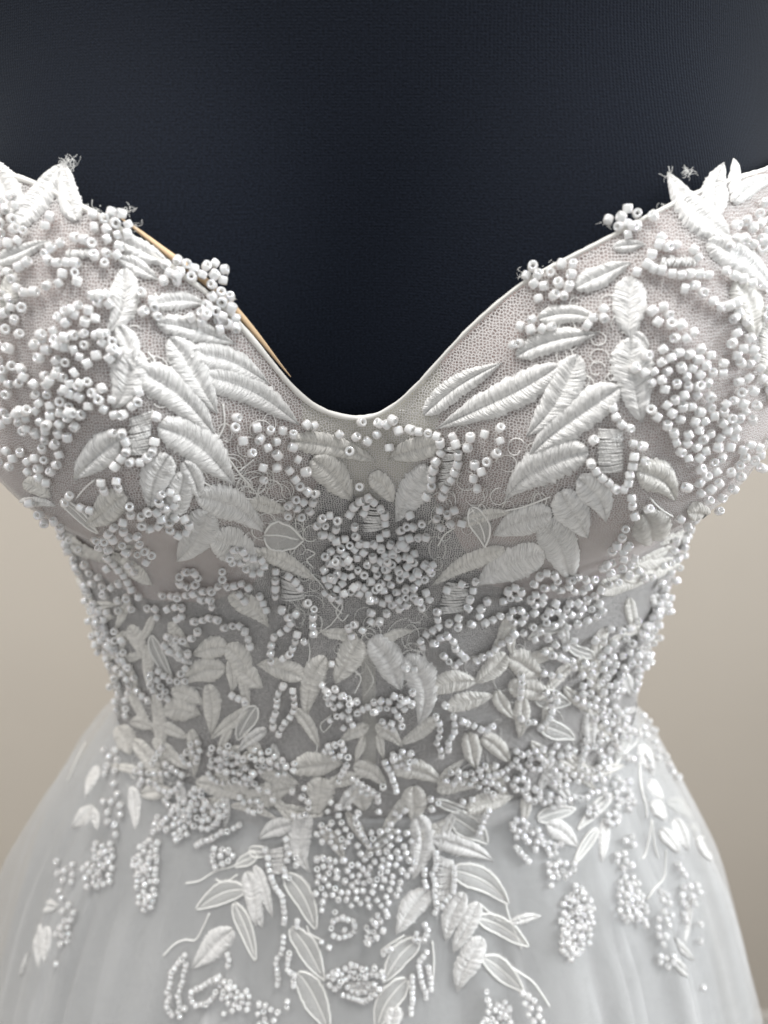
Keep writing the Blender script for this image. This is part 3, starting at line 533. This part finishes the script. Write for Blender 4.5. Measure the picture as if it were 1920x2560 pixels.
ST = [  # crop, polyline of a strung row of beads
 ('A',[(505,575),(570,590),(630,625)]),('A',[(410,605),(345,645),(305,690),(365,735),(425,735),(490,735),(560,750)]),('A',[(195,730),(130,770)]),('A',[(250,920),(190,920),(130,890)]),('A',[(910,1550),(905,1605),(860,1645)]),
 ('D',[(855,300),(820,340),(730,360)]),('D',[(740,465),(795,455),(825,520),(825,585),(780,650),(750,690)]),('D',[(1010,360),(990,410)]),('D',[(1010,520),(1000,570),(935,645),(850,645)]),('D',[(675,775),(690,830)]),('D',[(765,765),(775,820)]),
 ('D',[(470,865),(435,910)]),('D',[(545,930),(615,955)]),('D',[(850,920),(855,980)]),('D',[(810,1020),(810,1080)]),('D',[(745,1060),(700,1100),(740,1130)]),('D',[(890,1105),(835,1130)]),('D',[(905,1170),(880,1200)]),
 ('D',[(900,1230),(940,1200),(985,1230),(970,1270),(920,1270)]),('D',[(1070,1510),(1130,1510),(1200,1510),(1270,1500),(1320,1480),(1400,1470),(1450,1400),(1445,1340)]),('D',[(1320,1530),(1390,1540),(1380,1600),(1330,1590)]),('D',[(1480,1440),(1530,1435),(1590,1425),(1640,1470)]),('D',[(1560,1500),(1610,1565)]),
 ('B',[(200,700),(245,770),(305,825),(370,845),(350,900)]),('B',[(390,1050),(415,1000),(475,985),(525,1025),(515,1080),(490,1120),(430,1110)]),('B',[(1020,440),(1090,455),(1155,465),(1215,500),(1220,575),(1185,640),(1155,715),(1160,790),(1115,875)]),
 ('B',[(1290,490),(1330,590),(1320,660),(1300,720),(1255,800),(1220,870)]),('B',[(600,975),(650,910),(720,870),(775,910),(830,960),(840,1030),(850,1095)]),('B',[(940,1090),(985,1045),(1030,1060),(1085,1030),(1110,1085),(1100,1130),(1035,1130),(970,1140)]),
 ('B',[(130,1350),(130,1420),(130,1480),(130,1530)]),('B',[(210,1385),(265,1420),(305,1475)]),('B',[(350,1560),(385,1600),(380,1640)]),('B',[(30,1515),(50,1560),(75,1605)]),('B',[(1415,1420),(1395,1480),(1380,1530)]),('B',[(1230,1470),(1205,1510)]),
 ('F',[(220,350),(260,330),(300,350)]),('F',[(380,350),(375,400),(375,450),(375,490)]),('F',[(240,390),(190,440),(130,480),(110,530),(105,590),(110,650)]),('F',[(270,460),(260,510),(240,570),(205,610),(170,640)]),('F',[(1165,320),(1170,370),(1180,410),(1110,450),(1060,510),(1075,550)]),
 ('F',[(1480,390),(1540,360),(1610,335)]),('F',[(1155,515),(1230,470),(1275,515),(1290,570),(1355,610),(1285,675),(1245,635),(1190,585)]),('F',[(1420,630),(1480,600),(1530,570),(1590,520),(1659,480)]),('F',[(490,1020),(540,980),(600,1000),(630,1050),(580,1080),(540,1060)]),
 ('F',[(820,1030),(850,1070),(910,1090),(950,1040),(930,990),(880,990)]),('F',[(180,800),(150,870),(140,950),(120,1030),(110,1100)]),('F',[(250,830),(255,880),(260,930),(240,980),(200,1030),(160,1090),(150,1130)]),('F',[(1165,1000),(1180,1050),(1185,1110),(1165,1170),(1195,1220),(1195,1265)]),
 ('F',[(1275,1000),(1275,1050),(1280,1110),(1240,1160),(1240,1215)]),('F',[(1330,1025),(1380,1045),(1440,1075),(1490,1085),(1530,1050)]),('F',[(590,1310),(560,1370),(520,1430)]),('F',[(830,1290),(870,1350),(890,1420),(910,1490)]),('F',[(620,1400),(680,1420),(730,1465),(790,1500),(790,1545)]),
 ('C',[(860,740),(920,780),(990,800),(1060,810),(1130,800),(1200,800),(1270,810)]),('C',[(900,680),(950,690)]),('C',[(930,610),(990,640),(1050,620)]),('C',[(1150,650),(1200,710)]),('C',[(1270,980),(1340,1020),(1420,980),(1440,1060),(1380,1100)]),('C',[(1360,780),(1430,830),(1560,870),(1640,900)]),('C',[(1380,620),(1450,560),(1560,640)]),
 ('E',[(650,310),(670,385),(720,430),(800,440)]),('E',[(515,655),(540,715),(610,770),(660,815),(720,815)]),('E',[(770,535),(840,545)]),('E',[(775,615),(755,685),(745,755),(725,810)]),('E',[(765,870),(765,930),(780,990)]),('E',[(720,1065),(700,1140),(655,1190),(635,1230)]),
 ('K',[(200,580),(280,610),(380,640),(390,690)]),('K',[(190,720),(270,740),(310,740)]),('K',[(400,880),(440,910),(500,930),(560,940)]),('K',[(250,1590),(330,1550),(400,1520),(450,1540),(500,1500),(570,1490)]),
 ('G',[(1180,600),(1230,650)]),('G',[(1110,480),(1190,500),(1260,490)]),('G',[(1110,300),(1190,280),(1200,360),(1130,370)]),('G',[(1280,385),(1330,375),(1370,360),(1430,365)]),('G',[(1470,420),(1530,400),(1600,430),(1620,490),(1640,560)]),('G',[(1520,860),(1580,890),(1620,900)]),('G',[(1100,1310),(1160,1350),(1210,1390)]),
 ('H',[(1290,490),(1340,455),(1380,455),(1430,410),(1500,390),(1560,360)]),('H',[(1200,1200),(1140,1270),(1110,1320),(1110,1360),(1090,1420),(1100,1480),(1080,1510),(1100,1560),(1130,1600)]),('H',[(1210,1260),(1200,1310),(1190,1360),(1170,1420),(1160,1460),(1170,1510),(1165,1560),(1190,1620)]),
 ('H',[(1440,1340),(1360,1370),(1310,1410),(1260,1430),(1250,1480),(1280,1525),(1350,1510),(1400,1470),(1430,1420)]),('H',[(1490,1200),(1500,1250),(1480,1300)]),
 ('I',[(490,1020),(510,970),(570,960),(630,980),(640,1040),(600,1080),(540,1085),(495,1070)]),('I',[(790,850),(830,900),(865,960)]),('I',[(80,620),(100,680),(115,730),(135,775),(175,820),(185,870),(200,940),(190,1000)]),('I',[(190,650),(200,710),(240,690)]),('I',[(275,980),(270,1030)]),
 ('I',[(190,1080),(185,1130),(170,1190),(140,1240),(155,1310),(150,1400)]),('I',[(220,1190),(215,1250),(210,1310),(255,1320),(245,1380),(245,1430)]),('I',[(210,1500),(210,1560)]),('I',[(560,1460),(610,1470),(665,1490),(740,1490),(800,1440)]),('I',[(1090,650),(1085,720),(1100,780)]),
 ('I',[(1160,540),(1160,600),(1140,680),(1150,740),(1150,800),(1160,900),(1140,960)]),('I',[(1280,640),(1280,700),(1270,800),(1230,840),(1190,890)]),('I',[(1090,1000),(1110,1050),(1080,1100),(1020,1100),(1040,1040)]),('I',[(1100,1180),(1045,1260),(1060,1310),(1070,1370),(1090,1430),(1100,1500)]),
 ('I',[(1110,1280),(1120,1330),(1130,1440)]),('I',[(1005,1340),(1005,1400),(1010,1450),(1000,1540),(1000,1610)]),('J',[(20,510),(60,560),(100,600)]),('J',[(1060,620),(1110,690)]),
]
SG = {  # single beads
 'A': [(350,445),(318,500),(690,735),(625,690),(700,670),(785,630),(425,803),(500,795),(515,848),(400,860),(335,880),(925,920),(930,1040),(1000,1010),(1020,1070),(980,975)],
 'D': [(910,205),(900,262),(650,1190),(715,1200),(800,1170),(825,1210),(850,1300),(720,1330),(890,1350),(1515,365),(1505,430),(1560,510),(1610,585),(1640,430)],
 'B': [(250,630),(300,700),(440,1050),(680,390),(800,400),(850,405),(900,380),(935,445),(530,470),(640,480),(720,510),(790,470),(870,550),(600,570),(360,420),(310,410),(1410,490),(1500,475),(1600,435),(1600,515),(1575,590),(1395,555),(1520,640),(1440,660),(1480,710),(1430,745),(1455,810),(635,1060),(695,970),(715,930),(665,795),(1010,985),(175,1595),(1330,1430),(1365,1590),(1165,1615),(1490,1545),(1590,1545),(1445,1590)],
 'F': [(320,510),(340,260),(385,300),(175,300),(750,320),(845,325),(745,380),(800,375),(695,440),(640,400),(620,480),(600,430),(1240,390),(1305,360),(1300,415),(1360,290),(1445,300),(1440,345),(1490,250),(1590,250),(1390,400),(965,680),(1025,690),(490,660),(880,1040),(240,1480),(320,1460),(305,1515),(30,1460),(85,1480),(790,1610),(660,1620),(600,1580),(595,1490),(540,1575),(490,1550),(470,1610),(540,1635),(1130,1530),(1170,1555),(1130,1590),(1330,1545),(1390,1535),(900,1620),(930,1640),(960,1600)],
 'C': [(900,435),(590,1025),(590,1085),(530,1080),(490,1130),(70,1135),(130,1160),(205,1150),(265,1135),(65,1240),(20,1250),(805,795),(950,570),(1100,900),(1160,870),(1210,920)],
 'E': [(525,505),(840,635),(870,940),(1110,805),(1075,1005),(1115,1050),(745,1170),(710,1200),(710,1265),(780,1260),(600,1300),(640,1290),(570,1320),(620,1350),(700,1330),(750,1300),(735,1375),(795,1350),(1030,1160),(1090,1160),(1155,1150),(1200,1110),(1020,1225),(1090,1205),(950,1320),(1000,1300),(1060,1340),(1130,1300),(130,1430),(660,1420),(615,1440)],
 'G': [(1300,445)], 'H': [(380,1250),(1470,1580),(1210,1540)], 'I': [(430,910),(515,925),(575,1035),(430,1115),(475,1150),(850,1170),(830,1190),(870,1160)], 'J': [(1205,1000),(1205,1110),(1220,1420)],
}
def bead_px(y): return float(np.interp(y, [900, 1300, 1800, 2300, 2560], [26, 24, 18.5, 15.2, 14.5]))
def inside(x, y, poly):
    c = False; n = len(poly)
    for i in range(n):
        x0, y0 = poly[i]; x1, y1 = poly[i - 1]
        if (y0 > y) != (y1 > y) and x < (x1 - x0) * (y - y0) / (y1 - y0) + x0: c = not c
    return c
placed = []; gridh = {}
def free(x, y, d):
    gx, gy = int(x // 30), int(y // 30)
    for i in range(gx - 1, gx + 2):
        for j in range(gy - 1, gy + 2):
            for (px, py) in gridh.get((i, j), ()):
                if (px - x) ** 2 + (py - y) ** 2 < d * d: return False
    return True
def put(x, y, ang=None, lift=0.0):
    gridh.setdefault((int(x // 30), int(y // 30)), []).append((x, y)); placed.append((x, y, ang, lift))
for c, lst in SG.items():
    for q in lst:
        x, y = sp(c, *q); put(x + random.uniform(-1.5, 1.5), y + random.uniform(-1.5, 1.5))
for c, pl in ST:
    pts = [np.array(sp(c, *q)) for q in pl]; acc = 0.0; nxt = 0.0
    for a, b in zip(pts[:-1], pts[1:]):
        L = np.hypot(*(b - a)); s = nxt - acc
        while s <= L:
            q = a + (b - a) * (s / L); d = bead_px(q[1]); x, y = q + rng.normal(0, 0.06 * d, 2)
            if free(x, y, 0.6 * d): put(x, y, math.atan2(b[1] - a[1], b[0] - a[0]))
            step = d * random.uniform(0.82, 0.98); s += step; nxt += step
        acc += L
for poly, am, asp, cnt in FILL:
    P = [sp('P', *q) for q in poly]; xs = [p[0] for p in P]; ys = [p[1] for p in P]; made = 0
    for _ in range(400):
        if made >= cnt * 0.5: break
        x = random.uniform(min(xs), max(xs)); y = random.uniform(min(ys), max(ys))
        if not inside(x, y, P): continue
        an = am + random.gauss(0, asp); cv = random.gauss(0, 0.25); ok = 0
        for k in range(random.randint(4, 9)):
            d = bead_px(y)
            if inside(x, y, P) and free(x, y, 0.75 * d): put(x, y, an); ok += 1
            x += math.cos(an) * d * 0.9; y += math.sin(an) * d * 0.9; an += cv
        if ok: made += 1
# small rosettes between the leaves on the outer cups and the waist
for poly, cnt in [([(0,520),(130,560),(120,700),(60,900),(0,1000)], 4), ([(1659,520),(1560,600),(1560,900),(1620,1050),(1659,1000)], 4), ([(300,1040),(560,1150),(600,1300),(330,1300)], 6), ([(1000,1250),(1350,1200),(1350,1330),(1000,1330)], 7),
                  ([(300,1640),(560,1620),(560,1780),(380,1800)], 7), ([(1040,1640),(1350,1640),(1330,1780),(1060,1790)], 8)]:
    P = [sp('P', *q) for q in poly]; xs = [p[0] for p in P]; ys = [p[1] for p in P]; made = 0
    for _ in range(300):
        if made >= cnt: break
        x = random.uniform(min(xs), max(xs)); y = random.uniform(min(ys), max(ys)); d = bead_px(y)
        if not inside(x, y, P) or not free(x, y, 1.3 * d): continue
        nb = random.randint(5, 7); r0 = d * nb * 0.15; a0 = random.uniform(0, 6.3); made += 1
        for k in range(nb):
            an = a0 + k * 2 * math.pi / nb; qx, qy = x + r0 * math.cos(an), y + r0 * math.sin(an) * 0.85
            if free(qx, qy, 0.7 * d): put(qx, qy, an + math.pi / 2)
for c, f, poly in CL:
    P = [sp(c, *q) for q in poly]; xs = [p[0] for p in P]; ys = [p[1] for p in P]
    ar = (max(xs) - min(xs)) * (max(ys) - min(ys))
    d0 = bead_px(sum(ys) / len(ys)) * f * 0.92
    for _ in range(int(ar / d0 / d0 * 22)):
        x = random.uniform(min(xs), max(xs)); y = random.uniform(min(ys), max(ys))
        if inside(x, y, P) and free(x, y, d0): put(x, y)
    if f < 0.94:      # a few beads sit on top of their neighbours
        for _ in range(int(ar / d0 / d0 * 0.12)):
            x = random.uniform(min(xs), max(xs)); y = random.uniform(min(ys), max(ys))
            if inside(x, y, P): placed.append((x, y, None, 0.8))
items = []
for x, y, ang, lift in placed:
    p, n = hit(x, y); dep = (p - CAM).dot(ray(960, 1280).normalized())
    r = bead_px(y) * 0.5 * dep / FPX; r = min(r, 0.0018) * random.uniform(0.86, 1.03)
    tx = Vector((1, 0, 0)); tx = (tx - n * tx.dot(n)).normalized(); ty = n.cross(tx)
    if ang is None:
        a = random.uniform(0, 2 * math.pi); ax = tx * math.cos(a) + ty * math.sin(a); til = abs(random.gauss(0.15, 0.5))
        if random.random() < 0.12: til = 1.2
    else:
        p2, _ = hit(x + 3 * math.cos(ang), y + 3 * math.sin(ang)); ax = (p2 - p)
        ax = (ax - n * ax.dot(n)); ax = ax.normalized() if ax.length > 1e-7 else tx
        til = random.gauss(0.15, 0.3)
        if random.random() < 0.15: til = 1.1
    til = min(til, 1.5); ax = (ax * math.cos(til) + n * math.sin(til)).normalized()
    rt = ax.to_track_quat('Z', 'Y').to_matrix().to_4x4()
    ce = p + n * (r * (0.95 + 0.25 * abs(math.sin(til)) + lift * 1.5) + 0.0003)
    L = random.uniform(0.95, 1.15)
    items.append((r / dep, Matrix.Translation(ce) @ rt @ Matrix.Diagonal((r * random.uniform(.95, 1.04), r, r * L, 1)), x, y))
vis = sorted(items, key=lambda it: (not (0 < it[2] < 1920 and it[3] < 2560), -it[0]))
bv, bf = bead_mesh(14); proto = None
for k, it in enumerate(vis[:300]):
    if proto is None: proto = mesh_obj('bead', bv, bf, M['pearl'], gown); o = proto
    else: o = proto.copy(); col.objects.link(o)
    o.parent = gown; o.matrix_local = it[1]
B = Batch(); bv, bf = bead_mesh(10)
for it in vis[300:]: B.add([it[1] @ v for v in bv], bf)
o = B.build('bead_embroidery', M['pearl'], gown); o['kind'] = 'stuff'
print('beads', len(items), 'leaves', len([c for c in gown.children if c.name.startswith('embroidered')]))

# ------------------------------------------------------------------ cords, open stitch ladders and loose threads
CORDS = [('H',[(1205,745),(1290,730),(1360,690),(1420,660),(1500,640),(1600,590)]),('H',[(1060,1215),(1130,1140),(1200,1110),(1270,1110),(1320,1030),(1360,940)]),('H',[(1400,720),(1460,740),(1540,690)]),
 ('J',[(820,0),(830,120),(860,220),(870,320)]),('J',[(900,330),(890,420),(870,520),(850,580),(835,580)]),('J',[(905,340),(920,500),(945,580)]),('J',[(995,530),(990,620),(980,710),(920,780),(870,850)]),('J',[(0,1290),(60,1330),(130,1380),(190,1460),(240,1540)]),
 ('J',[(-40,880),(-20,960),(60,1170)]),('K',[(830,1080),(800,1180),(720,1260),(650,1340),(620,1420)]),('K',[(820,1310),(830,1420),(850,1560)]),('I',[(330,1020),(350,1070),(420,1110)]),('I',[(960,1080),(880,1130),(810,1180)]),('I',[(1450,880),(1530,950),(1600,990),(1659,985)]),
 ('I',[(1140,1120),(1150,1250),(1140,1420)]),('G',[(560,1180),(500,1300),(440,1440)]),('B',[(1420,960),(1380,1000),(1440,1040)]),('E',[(250,880),(150,920),(60,950),(-40,970)]),('E',[(890,890),(960,960),(1040,1010)]),('D',[(1270,760),(1400,830),(1540,880),(1659,900)]),
 ('D',[(620,770),(560,820),(500,890)]),('D',[(1440,280),(1450,420),(1400,520)]),('D',[(1400,560),(1480,640),(1540,720),(1620,810)]),('D',[(1540,720),(1640,640)]),('C',[(790,1190),(780,1240)]),('F',[(480,190),(560,290),(500,400),(440,450)]),
 ('F',[(560,260),(520,330),(560,390),(600,350)]),('F',[(340,510),(350,600),(340,660)]),('B',[(330,1220),(380,1250),(330,1290),(370,1340)]),('B',[(360,1380),(430,1460),(480,1560),(560,1640)]),('B',[(1180,1200),(1220,1130),(1290,1080)]),('F',[(720,680),(760,780),(700,880)]),
 ('F',[(620,700),(680,760),(640,860)]),('F',[(490,1000),(420,1060),(440,1110),(490,1060)]),('F',[(400,1190),(390,1260)]),('K',[(880,660),(940,560)]),('A',[(1000,920),(1040,960)]),('A',[(960,1300),(1000,1350),(980,1400)])]
def spline(pts, n=7):
    out = []; pts = [np.array(p, float) for p in pts]; E = [2 * pts[0] - pts[1]] + pts + [2 * pts[-1] - pts[-2]]
    for i in range(1, len(E) - 2):
        for k in range(n):
            t = k / n; a, b, c_, d = E[i - 1:i + 3]
            out.append(0.5 * (2 * b + (c_ - a) * t + (2 * a - 5 * b + 4 * c_ - d) * t * t + (3 * b - a - 3 * c_ + d) * t ** 3))
    return out + [pts[-1]]
def on_gown(c, pts, lift): return [(lambda h: h[0] + h[1] * lift)(hit(*sp(c, *q))) for q in pts]
cb = Batch()
for c, pts in CORDS:
    cb.add(*tube_data(on_gown(c, spline(pts), 0.0004), 0.00045 if c in 'HIJKG' else 0.00028, 5))
# fine scrolling threads worked into the net round the centre front
for k in range(190):
    cx, cy_ = random.choice([(random.uniform(480, 700), random.uniform(1050, 1300)), (random.uniform(1120, 1350), random.uniform(1080, 1300)), (random.uniform(330, 480), random.uniform(1700, 2000)), (random.uniform(1150, 1500), random.uniform(1600, 2000)), (random.uniform(300, 500), random.uniform(820, 1000)), (random.uniform(1400, 1560), random.uniform(740, 1000)), (random.uniform(700, 800), random.uniform(1330, 1560)), (random.uniform(1060, 1190), random.uniform(1180, 1420)), (random.uniform(560, 760), random.uniform(1180, 1400)), (random.uniform(820, 1080), random.uniform(1520, 1700))])
    r = random.uniform(12, 30); a0 = random.uniform(0, 6.3); ex = random.uniform(.5, 1.3)
    pts = [hit(cx + r * math.cos(a0 + t * 5.5) * ex + t * 10, cy_ + r * math.sin(a0 + t * 5.5)) for t in np.linspace(0, 1, 16)]
    cb.add(*tube_data([p + n * 0.0003 for p, n in pts], random.uniform(0.00011, 0.0002), 4))
o = cb.build('lace_cord', M['cord'], gown); o['kind'] = 'stuff'
LAD = [('E',[(560,450),(600,420)],[(560,720),(720,700)],150,26),('B',[(160,1400),(290,1440)],[(180,1560),(320,1540)],0,14),('B',[(1230,1440),(1380,1450)],[(1180,1640),(1350,1620)],0,18),('B',[(690,940),(820,960)],[(690,1100),(830,1090)],0,12),('D',[(850,380),(990,330)],[(830,600),(960,600)],0,18),
       ('C',[(960,740),(980,690)],[(1180,740),(1180,690)],0,16),('A',[(440,690),(450,640)],[(590,690),(590,640)],0,14),('I',[(80,520),(200,500)],[(90,680),(200,680)],0,14),('I',[(1160,560),(1280,600)],[(1150,860),(1260,820)],0,24),('B',[(1230,560),(1330,560)],[(1180,820),(1290,790)],0,20),('I',[(570,1380),(790,1380)],[(570,1450),(790,1450)],0,8)]
for c, (p0, p1), (q0, q1), wd, n in LAD:
    Bt = Batch()
    n = int(n * 1.25)
    for k in range(n):
        t = k / (n - 1); a = np.array(p0) * (1 - t) + np.array(q0) * t; b = np.array(p1) * (1 - t) + np.array(q1) * t
        if wd: b = a + np.array([wd, -10])
        a = a + rng.normal(0, 5, 2); b = b + rng.normal(0, 5, 2)
        ln = [a + (b - a) * u for u in np.linspace(0, 1, 5)]
        P3 = on_gown(c, ln, 0.0005); P3 = [p + hit(*sp(c, *ln[i]))[1] * (0.0007 * math.sin(math.pi * i / 4)) for i, p in enumerate(P3)]
        Bt.add(*tube_data(P3, 0.00034, 4))
    Bt.build('stitch_ladder', M['satin'], gown)
# frayed thread ends along the cut edges
fz = Batch()
def fray(c, x, y, n, length, spread, ang):
    n = int(n * 0.5); length *= 0.8; bx, by = random.gauss(0, 0.25), random.gauss(0, 0.25)
    for k in range(n):
        px, py = sp(c, x + random.gauss(0, spread), y + random.gauss(0, spread * 0.6)); p, nn = hit(px, py)
        a = ang + random.gauss(0, 0.45) + bx; L = length * random.uniform(0.15, 0.8)
        pts = [p + nn * 0.0004]; cur = random.gauss(0, 0.5)
        for q in range(6):
            a += cur + random.gauss(0, 0.25)
            pts.append(pts[-1] + CR @ Vector((math.cos(a), math.sin(a), random.gauss(0, 0.4))) * L / 6)
        fz.add(*tube_data(pts, 0.00004 + 0.00004 * random.random(), 4))
for a in [('A',440,85,40,0.006,22,1.2),('A',470,110,14,0.007,15,0.5),('A',620,400,24,0.003,30,1.2),('A',840,400,22,0.005,15,1.0),('A',870,480,12,0.005,15,0.3),('A',1440,780,14,0.004,25,0.8),('A',1500,950,18,0.004,25,0.3),('A',560,370,24,0.003,30,1.3),
          ('C',1010,170,14,0.005,15,1.8),('C',1130,150,40,0.005,18,1.5),('C',620,470,22,0.004,20,2.6),('C',80,800,30,0.003,25,2.4),('C',280,740,20,0.003,30,2.0),('C',960,370,26,0.003,25,1.8),('B',1000,330,16,0.002,50,1.6)]:
    fray(*a)
th3 = [CAM + ray(*sp('F', x, y)).normalized() * ((hit(*sp('F', x, y))[0] - CAM).length - 0.002) for x, y in spline([(760, 515), (830, 500), (870, 440), (920, 395), (980, 380), (1010, 405), (1060, 400), (1100, 330), (1130, 290)])]
fz.add(*tube_data(th3, 0.00011, 4))
o = fz.build('loose_thread', M['cord'], gown); o['kind'] = 'stuff'
